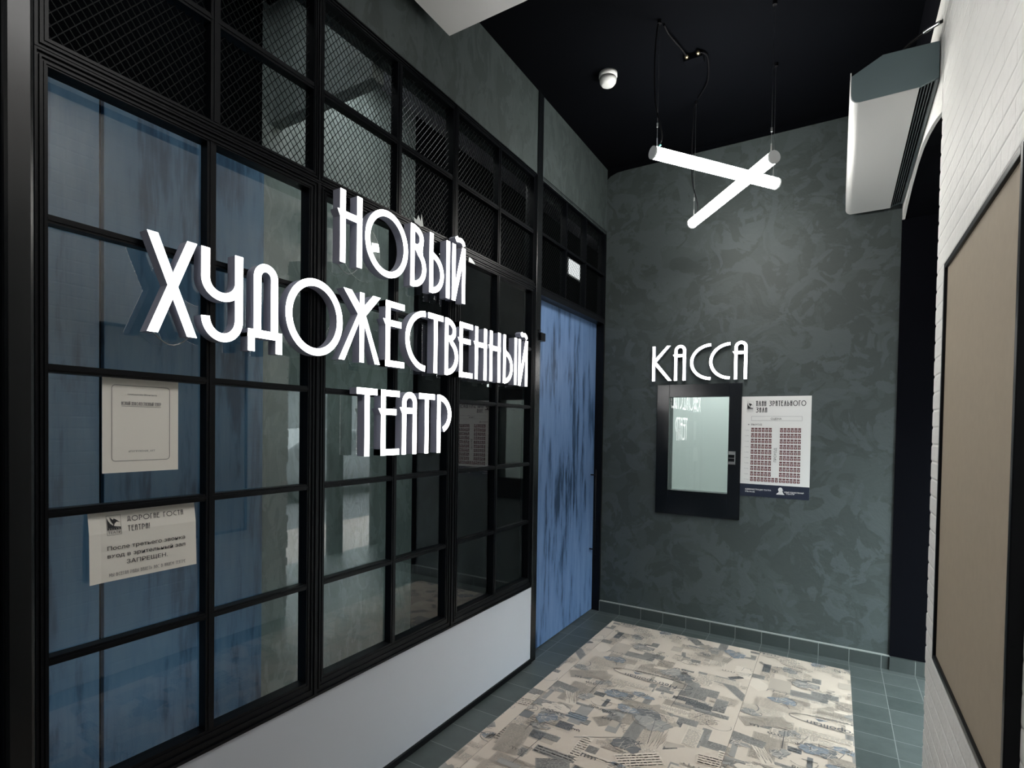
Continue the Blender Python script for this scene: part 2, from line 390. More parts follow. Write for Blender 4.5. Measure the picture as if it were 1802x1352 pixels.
        st((x0, yt), (X(.45), yt), *arc(X(.35), Y(.80), xr - X(.35), yt - Y(.80), 80, -60, 12), (X(.3), Y(.62)))
        st((X(.3), Y(.62)), *arc(X(.25), Y(.32), xr - X(.25), Y(.32) - yb, 60, -100, 16), (x0, yb + h))
    elif ch == 'М': vst(xl); vst(xr); st((xl, yt), ((xl + xr) / 2, Y(.4)), (xr, yt))
    elif ch == 'Ш': vst(xl); vst(xr); vst((xl + xr) / 2); q.append([(x0, y0), (x1, y0), (x1, y0 + s), (x0, y0 + s)])
    elif ch == '!': q.append([(xl - h, Y(.28)), (xl + h, Y(.28)), (xl + h, y1), (xl - h, y1)]); q.append([(xl - h, y0), (xl + h, y0), (xl + h, Y(.12)), (xl - h, Y(.12))])
    return q

GW = {'О': .95, 'С': .55, 'Ы': .62, 'Ж': .75, 'Л': .48, 'М': .6, 'Ш': .6, 'З': .5, 'Г': .34, 'Т': .42, 'Е': .40, '!': .12, ' ': .32, 'Р': .48, 'Ь': .45, 'Д': .5, 'П': .36, 'И': .36, 'Н': .38, 'А': .36}
def deco_line(txt, x0, x1, y0, y1, s):
    gap = .17; tot = sum(GW.get(c, .45) for c in txt) + gap * (len(txt) - 1)
    k = (x1 - x0) / tot; x = x0; out = []
    for c in txt:
        w = GW.get(c, .45) * k
        if c != ' ': out += glyph(c, x, x + w, y0, y1, s)
        x += w + gap * k
    return out

def flat(mb, polys, fn, d, mi=0):
    for p in polys: mb.poly([fn(u, v, d) for u, v in p], mi)

# plain sans text as mesh polygons
def text_polys(body, x0, y0, height=None, width=None, bold=0.0):
    cu = D.curves.new('t', 'FONT'); cu.body = body; cu.size = 1.0; cu.offset = bold; cu.resolution_u = 3
    o = D.objects.new('t', cu); COL.objects.link(o)
    dg = bpy.context.evaluated_depsgraph_get(); me = D.meshes.new_from_object(o.evaluated_get(dg))
    vs = [v.co.copy() for v in me.vertices]; fs = [list(p.vertices) for p in me.polygons]
    D.objects.remove(o); D.curves.remove(cu); D.meshes.remove(me)
    if not vs: return []
    mnx = min(v.x for v in vs); mxx = max(v.x for v in vs); mny = min(v.y for v in vs); mxy = max(v.y for v in vs)
    ky = height / 0.73 if height else width / (mxx - mnx)
    kx = width / (mxx - mnx) if width else ky
    return [[(x0 + (vs[i].x - mnx) * kx, y0 + vs[i].y * ky) for i in f] for f in fs]

# ================================================================== THE SETTING
CEIL = 3.48; BY = 4.008; XF = -1.57; XR = 0.313
S('floor', MB().box(-3.2, 1.6, -2.7, 6.2, -0.06, 0.0), M['floor'])
S('ceiling', MB().box(-1.70, 0.9, 1.90, 4.20, CEIL, CEIL + 0.1), M['blackpaint'])
# lower white ceiling over the entrance side; its corner shows at the top of the picture
S('ceiling', MB().box(-1.515, XR, -2.6, 1.915, 3.19, 3.60), M['soffit'])
S('ceiling', MB().box(-1.70, -1.515, -2.6, 1.90, CEIL, CEIL + 0.12), M['blackpaint'])
# back wall with the ticket hatch opening
HX0, HX1, HZ0, HZ1 = -1.063, -0.638, 0.998, 1.692
S('wall_back', MB().box(-1.58, HX0, BY, BY + .12, 0, 3.445).box(HX1, XR, BY, BY + .12, 0, 3.445).box(HX0, HX1, BY, BY + .12, 0, HZ0).box(HX0, HX1, BY, BY + .12, HZ1, 3.445), M['plaster'])
tr = MB().prism([(-1.585, 3.40), (-1.555, 3.425), (-1.50, 3.442), (-1.40, 3.447), (XR + .05, 3.447), (XR + .05, CEIL), (-1.585, CEIL)], BW, BY - .002, BY + .12)
S('trim_1', tr, M['blackpaint'])
S('wall_back', MB().box(XR, 0.82, BY - .012, BY + .12, 0, 3.6), M['void'])
bb = MB().box(-1.578, XR, BY - .022, BY, 0, .079)
S('baseboard_back', bb, M['base_tile'])
S('trim_2', MB().box(-1.578, XR, BY - .021, BY, .079, .084), M['grout'])
S('baseboard_back', MB().box(XR, .82, BY - .034, BY - .012, 0, .082), M['base_tile'])
# left wall: plaster band above the mesh screens, black lining beside the entrance
S('wall_left', MB().box(-1.70, -1.58, -.2, BY + .12, 2.975, CEIL), M['plaster'])
S('wall_left', MB().box(-1.70, -1.60, -2.6, 0.30, 0, 3.48), M['blackpaint'])
# black corner posts
S('trim_3', MB().box(-1.66, -1.572, 2.862, 2.925, 0, CEIL), M['column'], bevel=.003)
S('trim_4', MB().box(-1.66, -1.545, .424, .478, 0, CEIL), M['column'], bevel=.008)
S('trim_5', MB().box(-1.66, -1.56, .30, .418, 0, CEIL), M['black'], bevel=.004)
# right wall, white painted brick: one course after another with a rough broken edge at the opening
wr = MB(); EDGE = 2.566
z = 0.0; i = 0
while z < 3.145:
    z1 = min(z + .064, 3.145)
    e = EDGE + random.uniform(-.004, .004) - (.010 if random.random() < .25 else 0)
    prof = [(XR + .060, z), (XR + .0007, z), (XR, z + .009), (XR, z1 - .009), (XR + .0007, z1), (XR + .060, z1)]
    ye = e if z < 2.655 else EDGE
    wr.prism(prof, lambda u, v, d: (u, d, v), -2.6, ye - .012)
    wr.prism([(XR + .060, z + .004), (XR + .001, z + .004), (XR, z + .010), (XR, z1 - .010), (XR + .001, z1 - .004), (XR + .060, z1 - .004)], lambda u, v, d: (u, d, v), ye - .0125, ye)
    z = z1
ARCH = [(2.556, 2.655), (2.70, 2.70), (2.82, 2.732), (3.0, 2.772), (3.19, 2.80), (3.40, 2.81), (3.65, 2.796), (3.85, 2.768), (4.0, 2.736)]
wr.prism([(y, zz) for y, zz in ARCH] + [(4.0, 3.145), (2.556, 3.145)], lambda u, v, d: (d, u, v), XR, XR + .014)
S('wall_right', wr, M['white_brick'])
S('wall_right', MB().box(XR + .060, .82, -2.6, EDGE - .02, 0, 3.145).prism([(y, zz + .004) for y, zz in ARCH] + [(4.0, 3.145), (2.556, 3.145)], lambda u, v, d: (d, u, v), XR + .014, .82)
  .box(XR, .82, -2.6, 4.0, 3.145, 3.60), M['void'])
S('wall_front', MB().box(-1.7, .85, -2.7, -2.6, 0, 3.6), M['soffit'])
# skirting panel and black base under the glazing
S('trim_6', MB().box(-1.64, -1.576, .42, 2.864, .028, .474), M['skirt'])
S('baseboard_left', MB().box(-1.64, -1.566, .42, 2.864, 0, .028), M['black'], bevel=.002)

# unseen black panel added on the right wall to darken column and frame reflections
S('added_dark_panel', MB().box(XR - .012, XR + .02, -2.6, 1.02, 0, 2.55), M['void'])
# ------------------------------------------------------------------ glazed units of the left partition
def ridged_frame(mb, u0, u1, v0, v1, wl, wr_, wb, wt, x0=-1.62, xf=XF):
    """rectangular frame in the left-wall plane with stepped ribs along each member"""
    def ring(a, b, c, d, e, f, g, h, xa, xb):
        mb.box(xa, xb, a, a + e, c, d); mb.box(xa, xb, b - f, b, c, d); mb.box(xa, xb, a + e, b - f, c, c + g); mb.box(xa, xb, a + e, b - f, d - h, d)
    ring(u0, u1, v0, v1, wl, wr_, wb, wt, x0, xf - .006)
    for t, dep in ((.0, 0), (.36, -.001), (.70, -.003)):
        k = .16
        a = [t * q for q in (wl, wr_, wb, wt)]; w = [k * q for q in (wl, wr_, wb, wt)]
        ring(u0 + a[0], u1 - a[1], v0 + a[2], v1 - a[3], w[0], w[1], w[2], w[3], xf - .007, xf + dep)

ZB, ZT = .474, 2.298
WU = [(.485, 1.267, .026, .038, .878, .904), (1.267, 2.060, .037, .047, 1.643, 1.679), (2.060, 2.855, .047, .040, 2.425, 2.465)]
WLAB = ['tall black-framed window pane unit nearest the entrance, with two paper notices on it',
        'middle black-framed window unit, behind the letters of the word ТЕАТР', 'far black-framed window unit next to the blue door']
GLX = -1.598
for n, (u0, u1, wl, wr_, m0, m1) in enumerate(WU):
    o = D.objects.new('window_%d' % (n + 1), None); COL.objects.link(o); o.location = (XF, (u0 + u1) / 2, ZB); tag(o, WLAB[n], 'window', kind='structure')
    mb = MB(); ridged_frame(mb, u0, u1, ZB, ZT, wl, wr_, .062, .032); mb.build('frame', M['black'], o)
    mc = (m0 + m1) / 2
    MB().box(-1.610, -1.576, mc - .013, mc + .013, ZB + .06, ZT - .03).box(-1.577, -1.5735, mc - .005, mc + .005, ZB + .06, ZT - .03).build('mullion', M['black'], o)
    for zc in (1.919, 1.572, 1.229, .878):
        MB().box(-1.609, -1.578, u0 + wl, u1 - wr_, zc - .010, zc + .010).box(-1.579, -1.575, u0 + wl, u1 - wr_, zc - .004, zc + .004).build('glazing_bar', M['black'], o)
    MB().box(GLX - .004, GLX, u0 + wl * .6, u1 - wr_ * .6, ZB + .04, ZT - .02).build('glass_pane', M['glass'], o)

# ------------------------------------------------------------------ wire mesh screens above
def clip_line(p, q, u0, u1, v0, v1):
    t0, t1 = 0.0, 1.0; dx, dy = q[0] - p[0], q[1] - p[1]
    for pp, qq in ((-dx, p[0] - u0), (dx, u1 - p[0]), (-dy, p[1] - v0), (dy, v1 - p[1])):
        if abs(pp) < 1e-9:
            if qq < 0: return None
        else:
            r = qq / pp
            if pp < 0: t0 = max(t0, r)
            else: t1 = min(t1, r)
    return None if t0 >= t1 else ((p[0] + dx * t0, p[1] + dy * t0), (p[0] + dx * t1, p[1] + dy * t1))

def diamond(mb, u0, u1, v0, v1, xm, cu=.024, cv=.031, w=.0019):
    sl = cv / cu; H = v1 - v0; k0 = int(-H / cv) - 2; k1 = int((u1 - u0) / cu) + 2
    for sgn in (1, -1):
        for k in range(k0, k1 + int(H / cv) + 2):
            b = u0 + k * cu
            p, q = ((b, v0), (b + H / sl, v1)) if sgn > 0 else ((b, v0), (b - H / sl, v1))
            c = clip_line(p, q, u0, u1, v0, v1)
            if c:
                for poly in strip([c[0], c[1]], w): mb.prism(poly, LW, xm - .0009 + sgn * .0006, xm + .0009 + sgn * .0006)

SCR = [(.485, 1.267, .028, .022, .901, 'wire mesh screen nearest the entrance, high over the first window unit'),
       (1.267, 2.052, .022, .022, 1.670, 'wire mesh screen over the middle window unit, above the word НОВЫЙ'),
       (2.052, 2.855, .022, .036, 2.443, 'wire mesh screen over the far window unit, left of the black post')]
for u0, u1, wl, wr_, mc, lab in SCR:
    t = thing('mesh_screen', (XF, (u0 + u1) / 2, 2.300), lab, 'screen', 'wire mesh screens over the partition')
    mb = MB(); ridged_frame(mb, u0, u1, 2.300, 2.975, wl, wr_, .031, .030); mb.build('frame', M['black'], t)
    MB().box(-1.612, -1.575, mc - .014, mc + .014, 2.33, 2.946).box(-1.576, -1.572, mc - .005, mc + .005, 2.33, 2.946).build('upright', M['black'], t)
    MB().box(-1.610, -1.577, u0 + wl, u1 - wr_, 2.612, 2.636).box(-1.578, -1.574, u0 + wl, u1 - wr_, 2.620, 2.628).build('rail', M['black'], t)
    mb = MB(); diamond(mb, u0 + wl, u1 - wr_, 2.331, 2.946, -1.602); mb.build('wire_mesh', M['mesh'], t, fixn=False)
t = thing('mesh_screen', (XF, 3.45, 2.306), 'wire mesh screen with six bays directly above the blue door', 'screen', 'wire mesh screens over the partition')
mb = MB(); ridged_frame(mb, 2.926, BY - .004, 2.306, 2.998, .022, .022, .020, .03, -1.64, -1.578); mb.build('frame', M['black'], t)
for mc in (3.292, 3.622): MB().box(-1.625, -1.583, mc - .010, mc + .010, 2.325, 2.97).box(-1.584, -1.580, mc - .004, mc + .004, 2.325, 2.97).build('upright', M['black'], t)
MB().box(-1.622, -1.585, 2.948, BY - .024, 2.645, 2.663).box(-1.586, -1.582, 2.948, BY - .024, 2.651, 2.657).build('rail', M['black'], t)
mb = MB(); diamond(mb, 2.948, BY - .026, 2.326, 2.968, -1.612); mb.build('wire_mesh', M['mesh'], t, fixn=False)

# ------------------------------------------------------------------ blue door
o = D.objects.new('door_1', None); COL.objects.link(o); o.location = (-1.64, 3.46, 0); tag(o, 'tall blue door with dark vertical paint drips, beside the back wall', 'door', kind='structure')
MB().box(-1.68, -1.642, 2.945, 3.992, .006, 2.280).build('leaf', M['blue'], o)
MB().box(-1.70, -1.578, 2.926, BY - .002, 2.272, 2.306).box(-1.70, -1.579, 3.985, BY - .001, 0, 2.272).box(-1.70, -1.640, 2.926, 2.947, 0, 2.272).build('door_frame', M['black'], o)
hd = MB().tube([(-1.600, 3.925, .46), (-1.600, 3.925, 1.125)], .006, 8)
for zz in (.50, 1.085): hd.tube([(-1.646, 3.925, zz), (-1.598, 3.925, zz)], .005, 8)
tag(hd.build('pull_handle', M['black'], o, smooth=True), 'slim black vertical pull handle')
t = thing('door_latch', (-1.572, 2.93, 1.98), 'small black latch box on the post at the edge of the blue door', 'latch')
MB().box(-1.60, -1.558, 2.905, 2.965, 1.985, 2.035).build('case', M['black'], t, bevel=.003)
MB().tube([(-1.572, 2.90, 2.03), (-1.572, 2.885, 2.045), (-1.572, 2.925, 2.052)], .004, 6).build('bolt', M['black'], t)

# ------------------------------------------------------------------ what lies behind the glass
FX = -2.40
S('wall_left', MB().box(FX - .1, FX, 1.60, 2.695, 0, CEIL), M['plaster_in'])
S('wall_left', MB().box(FX - .1, FX + .002, 2.695, 6.1, 0, CEIL), M['void'])
S('wall_left', MB().box(FX - .1, FX - .002, -2.6, 1.60, 0, CEIL), M['blackpaint'])
S('trim_7', MB().box(FX, -1.70, 1.635, 1.70, 2.91, CEIL), M['plaster_in'])
S('ceiling', MB().box(FX - .1, -1.70, 1.635, 6.1, CEIL, CEIL + .1), M['ceil_in'])
S('ceiling', MB().box(FX - .1, -1.70, -2.6, 1.635, CEIL, CEIL + .1), M['blackpaint'])
S('wall_back', MB().box(FX - .1, -1.58, 6.0, 6.1, 0, 3.6), M['void'])
S('wall_right', MB().box(-1.70, -1.60, BY + .12, 6.1, 0, 3.6), M['void'])
S('wall_front', MB().box(FX - .1, -1.7, -2.7, -2.6, 0, 3.6), M['blackpaint'])
for y0, y1, lab in ((-.40, .921, 'blue painted panel behind the first window, nearest the entrance'), (.935, 1.592, 'blue painted panel behind the first window, right of the dark vertical joint')):
    p = MB().box(FX, FX + .03, y0, y1, .0, 2.715).build('painted_panel', M['blue_in'], bevel=.003)
    tag(p, lab, 'panel', 'blue panels behind the glass')
t = thing('ceiling_lamp', (-2.05, 2.05, 3.46), 'flat lamp on the ceiling of the room behind the glass', 'lamp')
MB().box(-2.22, -1.90, 1.78, 2.32, 3.455, CEIL).build('housing', M['white_plastic'], t)
MB().box(-2.20, -1.92, 1.80, 2.30, 3.448, 3.455).build('diffuser', M['lamp_in'], t)
t = thing('ceiling_lamp', (-1.98, 1.10, 3.46), 'added unseen flat fill light before the blue panels, brightening the bulkhead', 'lamp')  # made-up fill light, out of sight, brightens the bulkhead and blue panels
MB().box(-2.12, -1.84, .95, 1.25, 3.455, CEIL).build('housing', M['white_plastic'], t)
MB().box(-2.10, -1.86, .97, 1.23, 3.448, 3.455).build('diffuser', M['fill_front'], t)
t = thing('ceiling_fill_light', (-1.715, 3.2, 3.09), 'added hidden fill strip behind the plaster band, brightening the inner ceiling', 'lamp')  # uplight added out of the camera's sight to lift the inner ceiling
MB().box(-1.722, -1.702, 2.75, 4.0, 3.085, 3.10).build('housing', M['blackpaint'], t)
MB().box(-1.722, -1.704, 2.76, 3.99, 3.10, 3.106).build('diffuser', M['fill_ceiling'], t)
t = thing('panel_fill_light', (-1.65, .5, .30), 'added hidden fill strip behind the skirting panel, brightening the blue panels', 'lamp')  # invented strip hidden by the skirting, brightens the panels from below
MB().box(-1.650, -1.641, -.40, 1.45, .30, .44).build('housing', M['white_plastic'], t)
MB().box(-1.654, -1.650, -.38, 1.43, .31, .43).build('diffuser', M['fill_panel'], t)
t = thing('wall_lamp', (-2.385, 5.16, 3.03), 'small bright lamp seen through the wire mesh above the blue door', 'lamp')
MB().box(FX + .002, FX + .03, 4.96, 5.37, 3.01, 3.19).build('housing', M['white_plastic'], t)
MB().box(FX + .03, FX + .045, 4.99, 5.34, 3.03, 3.17).build('diffuser', M['lamp_far'], t)

# ================================================================== GLOWING SIGN LETTERS
HL = .26; ST = .0242; XB = XF + .001; XFACE = -1.530
def sign_letter(ch, u0, u1, v0, v1, s, fn, dback, dface, label, group, extras=None):
    uc = (u0 + u1) / 2
    t = thing('sign_letter', fn(uc, v0, dback), label, 'letter', group)
    sgn = 1 if dface > dback else -1
    polys = glyph(ch, u0, u1, v0, v1, s)
    sh = MB(); fc = MB()
    for p in polys:
        sh.prism(p, fn, dback, dface - sgn * .0006); fc.prism(p, fn, dface - sgn * .0006, dface)
    sh.build('return', M['letter_side'], t); fc.build('lit_face', M['letter_face'], t)
    return t

BIG = 'letters of the glowing three-line sign'
R1 = [('Н', 1.325, 1.428), ('О', 1.444, 1.678), ('В', 1.695, 1.794), ('Ы', 1.816, 1.958), ('Й', 1.977, 2.078)]
L1 = ['glowing letter Н that starts the top line of the sign', 'round glowing letter О in the top line of the sign, before В', 'glowing letter В in the middle of the top line',
      'glowing letter Ы in the top line, between В and Й', 'glowing letter Й with its curl that ends the top line']
R2 = [('Х', .699, .825), ('У', .837, .960), ('Д', .977, 1.093), ('О', 1.106, 1.339), ('Ж', 1.323, 1.528), ('Е', 1.556, 1.662), ('С', 1.669, 1.795), ('Т', 1.812, 1.917),
      ('В', 1.930, 2.030), ('Е', 2.041, 2.147), ('Н', 2.168, 2.270), ('Н', 2.299, 2.400), ('Ы', 2.430, 2.570), ('Й', 2.589, 2.692)]
L2 = ['large glowing letter Х, the nearest one, that starts the middle line', 'glowing letter У next to the Х in the middle line', 'glowing letter Д on two little feet in the middle line',
      'big round glowing letter О in the middle line, between Д and Ж', 'glowing letter Ж with six arms in the middle line', 'glowing letter Е right after the Ж in the middle line',
      'glowing letter С in the middle line, after the first Е', 'glowing letter Т in the middle line, between С and В', 'glowing letter В in the middle line, right of Т',
      'glowing letter Е in the middle line, between В and Н', 'first of the two neighbouring glowing letters Н in the middle line', 'second of the two neighbouring glowing letters Н, just before Ы',
      'glowing letter Ы in the long middle line, before the last letter', 'glowing letter Й with its curl that ends the long middle line, beside the post']
R3 = [('Т', 1.410, 1.514), ('Е', 1.535, 1.638), ('А', 1.655, 1.744), ('Т', 1.758, 1.862), ('Р', 1.881, 1.983)]
L3 = ['glowing letter Т that starts the bottom line of the sign', 'glowing letter Е in the bottom line, after the first Т', 'arched glowing letter А in the middle of the bottom line',
      'glowing letter Т in the bottom line, between А and Р', 'glowing letter Р that ends the bottom line']
for rows, labs, vb in ((R1, L1, 2.034), (R2, L2, 1.685), (R3, L3, 1.330)):
    for (ch, a, b), lab in zip(rows, labs):
        vt = vb + HL; v0 = vb
        if ch == 'Д': v0 = vb - .014
        t = sign_letter(ch, a, b, v0, vt, ST, LW, XB, XFACE, lab, BIG)
        # short clear tabs that hold the letter on the glazing bars
        if (vb, ch) in ((2.034, 'В'), (2.034, 'Ы'), (1.685, 'Ж'), (1.685, 'Т'), (1.685, 'Н')):
            MB().box(XB, XB + .004, (a + b) / 2 - .022, (a + b) / 2 + .022, v0 - .030, v0 + .004).build('mounting_tab', M['glass'], t)
        if (vb, ch) in ((2.034, 'Н'), (1.685, 'Х')):
            c = (a + b) / 2; p = [(XB + .004, c - .04 + .012 * k, v0 - .036 * math.sin(math.pi * k / 9) + .012) for k in range(10)]
            MB().tube(p, .0016, 6).build('wire', M['steel'], t)
KASSA = [('К', -1.183, -1.040, 1.809, 2.065), ('А', -1.021, -.940, 1.807, 2.065), ('С', -.909, -.766, 1.805, 2.063), ('С', -.777, -.638, 1.805, 2.063), ('А', -.612, -.529, 1.804, 2.066)]
LK = ['glowing letter К that starts the short word over the ticket window', 'glowing letter А right after К over the ticket window', 'first of the two glowing letters С over the ticket window',
      'second of the two glowing letters С over the ticket window', 'last glowing letter А of the word over the ticket window']
for (ch, a, b, v0, v1), lab in zip(KASSA, LK):
    sign_letter(ch, a, b, v0, v1, .0198, BW, BY - .010, BY - .040, lab, 'letters of the glowing word over the ticket window')

# ================================================================== TICKET WINDOW
t = thing('ticket_window', (-.854, BY, .827), 'black-framed ticket window under the glowing word on the back wall', 'window')
fw = MB(); a0, a1, b0, b1 = -1.147, -.560, .827, 1.780
fw.box(a0, HX0 + .006, BY - .022, BY, b0, b1).box(HX1 - .004, a1, BY - .022, BY, b0, b1).box(HX0 + .006, HX1 - .004, BY - .022, BY, b0, HZ0 + .006).box(HX0 + .006, HX1 - .004, BY - .022, BY, HZ1 - .004, b1)
fw.build('frame', M['blackgloss'], t, bevel=.0015)
tag(MB().box(HX0, HX1, BY + .004, BY + .010, HZ0, HZ1).build('glass_pane', M['glass_t'], t), 'clear pane with the sign mirrored in it')
lk = MB().box(-.637, -.593, BY - .030, BY - .022, 1.281, 1.304, 0).box(-.637, -.593, BY - .030, BY - .022, 1.213, 1.232, 0).box(-.598, -.593, BY - .028, BY - .022, 1.232, 1.281, 0).box(-.637, -.600, BY - .026, BY - .022, 1.255, 1.258, 0)
tag(lk.build('lock', M['steel'], t), 'small silver lock')
# the lit booth behind it
S('wall_back', MB().box(-1.60, -.10, 5.25, 5.33, .5, 2.5).box(-1.60, -1.55, BY + .12, 5.25, .5, 2.5).box(-.15, -.10, BY + .12, 5.25, .5, 2.5).box(-1.6, -.1, BY + .12, 5.33, 2.5, 2.55).box(-1.6, -.1, BY + .12, 5.33, .45, .5), M['booth'])
t = thing('ceiling_lamp', (-.85, 4.6, 2.47), 'lamp inside the ticket booth', 'lamp')
MB().box(-1.12, -.58, 4.33, 4.93, 2.475, 2.5).build('housing', M['white_plastic'], t)
MB().box(-1.10, -.60, 4.35, 4.91, 2.468, 2.475).build('diffuser', M['lamp_booth'], t)

# ================================================================== SEATING PLAN POSTER
t = thing('seating_plan_poster', (-.349, BY, 1.0), 'white seating plan poster with maroon seat squares right of the ticket window', 'poster')
PY = BY - .0045
MB().box(-.561, -.139, PY, BY - .0005, 1.0, 1.685).build('sheet', M['poster'], t)
MB().box(-.561, -.139, PY - .0006, PY, 1.0, 1.084).build('footer', M['navy'], t)
pr = MB(); d = PY - .0012
flat(pr, deco_line('ПЛАН ЗРИТЕЛЬНОГО', -.4697, -.1700, 1.6185, 1.6545, .0042), BW, d, 0)
flat(pr, deco_line('ЗАЛА', -.4700, -.4018, 1.5754, 1.6098, .0042), BW, d, 0)
flat(pr, strip([(-.498, 1.520), (-.191, 1.520), (-.191, 1.549), (-.498, 1.549)], .0016, True), BW, d, 1)
flat(pr, text_polys('СЦЕНА', -.378, 1.5265, .0125, .066), BW, d, 0)
flat(pr, text_polys('ВЫХОД', -.4985, 1.4875, .0115, .067), BW, d, 0)
flat(pr, strip([(-.517, 1.493), (-.507, 1.493)], .002), BW, d, 0); flat(pr, [[(-.5205, 1.493), (-.514, 1.497), (-.514, 1.489)]], BW, d, 0)
pv = text_polys('ПРОХОД', 0, 0, .0155, .094)
flat(pr, [[(-.3385 - y, 1.2415 + x) for x, y in p] for p in pv], BW, d, 0)
pitch = .0369
for r in range(10):
    zt = 1.4705 - r * .03755
    for xs in ([-.4975 + k * .0220 for k in range(6)] + ([-.4975 + k * .0220 for k in range(6, 8)] if r == 9 else []) + [-.3195 + k * .0213 for k in range(6)]):
        pr.poly([BW(u, v, d) for u, v in ((xs, zt - .0095), (xs + .0172, zt - .0095), (xs + .0172, zt), (xs, zt))], 2)
        pr.poly([BW(u, v, d) for u, v in ((xs, zt - .0285), (xs + .0172, zt - .0285), (xs + .0172, zt - .0125), (xs, zt - .0125))], 2)
        pr.poly([BW(u, v, d - .0003) for u, v in ((xs + .006, zt - .0245), (xs + .0115, zt - .0245), (xs + .0115, zt - .0165), (xs + .006, zt - .0165))], 4)
    flat(pr, text_polys('%d ряд' % (r + 1), -.5375, zt - .020, .0062, .026 if r < 9 else .030), BW, d, 1)
flat(pr, text_polys('АДМИНИСТРАЦИЯ ТЕАТРА', -.5285, 1.0430, .0095, .163, .012), BW, d, 3)
flat(pr, text_polys('778-94-05', -.5285, 1.0265, .0095, .062, .012), BW, d, 3)
flat(pr, text_polys('НОВЫЙ ХУДОЖЕСТВЕННЫЙ', -.286, 1.0385, .0080, .115, .02), BW, d, 3)
flat(pr, text_polys('ТЕАТР', -.276, 1.0275, .0080, .052, .02), BW, d, 3)
def disc(cx, cy, rx, ry, n=18): return [(cx + rx * math.cos(2 * math.pi * k / n), cy + ry * math.sin(2 * math.pi * k / n)) for k in range(n)]
flat(pr, [disc(-.309, 1.0565, .0135, .0150), [(-.318, 1.046), (-.296, 1.046), (-.292, 1.034), (-.322, 1.034)], [(-.333, 1.0235), (-.283, 1.0235), (-.291, 1.033), (-.301, 1.038), (-.320, 1.038), (-.330, 1.030)]], BW, d, 3)
flat(pr, [[(-.297, 1.0555), (-.291, 1.0515), (-.298, 1.0495)]], BW, d, 3)
def emblem(mb, u0, u1, v0, v1, fn, d, mi, ml, up=1):
    """theatre emblem: dark slanted ground, a branching bird-like shape, a chequered strip, a word below"""
    U = lambda f: u0 + f * (u1 - u0); V = lambda f: v0 + f * (v1 - v0)
    pg = lambda pts, m: mb.poly([fn(U(a), V(b), d) for a, b in pts], m)
    pg([(.04, .90), (.12, .74), (.26, .58), (.46, .46), (.70, .41), (1.0, .38), (1.0, .36), (.04, .36)], mi)
    pg([(.22, .92), (.44, .78), (.52, .66), (.42, .58), (.30, .72)], mi)
    pg([(.38, .64), (.50, .84), (.62, .80), (.94, .62), (.70, .66), (.56, .58), (.50, .46), (.42, .44), (.46, .56)], mi)
    for k in range(6): pg([(.02 + k * .165, .27), (.14 + k * .165, .27), (.14 + k * .165, .34), (.02 + k * .165, .34)], mi)
    pg([(.0, .35), (1, .35), (1, .365), (0, .365)], mi); pg([(.0, .245), (1, .245), (1, .26), (0, .26)], mi)
    flat(mb, text_polys('ТЕАТР', U(.06), V(.06), (v1 - v0) * .13, (u1 - u0) * .88), fn, d, ml)
    flat(mb, strip([(u0, v0), (u1, v0), (u1, v1), (u0, v1)], (u1 - u0) * .02, True), fn, d, ml)
emblem(pr, -.527, -.489, 1.579, 1.651, BW, d, 0, 1)
pr.build('print', [M['ink'], M['ink_line'], M['maroon'], M['poster'], M['pinkish']], t, fixn=False)

# ================================================================== PAPER NOTICES ON THE GLASS
def paper_sheet(u0, u1, v0, v1, bend, fnx):
    """thin bent sheet"""
    n = 10; vs = []; fs = []
    for i in range(n + 1):
        for j in range(n + 1):
            a, b = i / n, j / n; u, v = u0 + (u1 - u0) * a, v0 + (v1 - v0) * b
            vs.append((fnx(a, b), u, v))
    for i in range(n):
        for j in range(n): fs.append((i * (n + 1) + j, (i + 1) * (n + 1) + j, (i + 1) * (n + 1) + j + 1, i * (n + 1) + j + 1))
    m = len(vs); vs2 = [(x - .0005, y, z) for x, y, z in vs]
    fs2 = [tuple(k + m for k in reversed(f)) for f in fs]
    rim = [i * (n + 1) for i in range(n + 1)] + [n * (n + 1) + j for j in range(1, n + 1)] + [i * (n + 1) + n for i in range(n - 1, -1, -1)] + [j for j in range(n - 1, 0, -1)]
    side = [(rim[k], rim[(k + 1) % len(rim)], rim[(k + 1) % len(rim)] + m, rim[k] + m) for k in range(len(rim))]
    return MB().add(vs + vs2, fs + fs2 + side)

px = lambda a, b: GLX + .0012
t = thing('paper_notice', (GLX, .718, 1.315), 'upright white paper notice with a rounded border line, taped under the glazing bar', 'notice', 'paper notices on the first window')
paper_sheet(.626, .810, 1.3155, 1.5625, 0, px).build('sheet', M['paper'], t)
pr = MB(); dd = GLX + .0018
rr = []
for cx, cy, a in ((.7785, 1.5355, 0), (.6555, 1.5355, 90), (.6555, 1.3545, 180), (.7785, 1.3545, 270)): rr += arc(cx, cy, .0085, .0085, a, a + 90, 5)
flat(pr, strip(rr, .0011, True), LW, dd, 0)
flat(pr, text_polys('сообщество ВКонтакте', .683, 1.5195, .0042, .071), LW, dd, 1)
flat(pr, deco_line('НОВЫЙ ХУДОЖЕСТВЕННЫЙ ТЕАТР', .669, .7645, 1.4925, 1.5015, .0008), LW, dd, 1)
flat(pr, strip([(.669, 1.4895), (.7645, 1.4895)], .0008), LW, dd, 0)
flat(pr, text_polys('#ПОГРУЖЕНИЕ_НХТ', .6853, 1.3685, .0048, .0645), LW, dd, 0)
pr.build('print', [M['ink_grey'], M['ink_grey']], t, fixn=False)

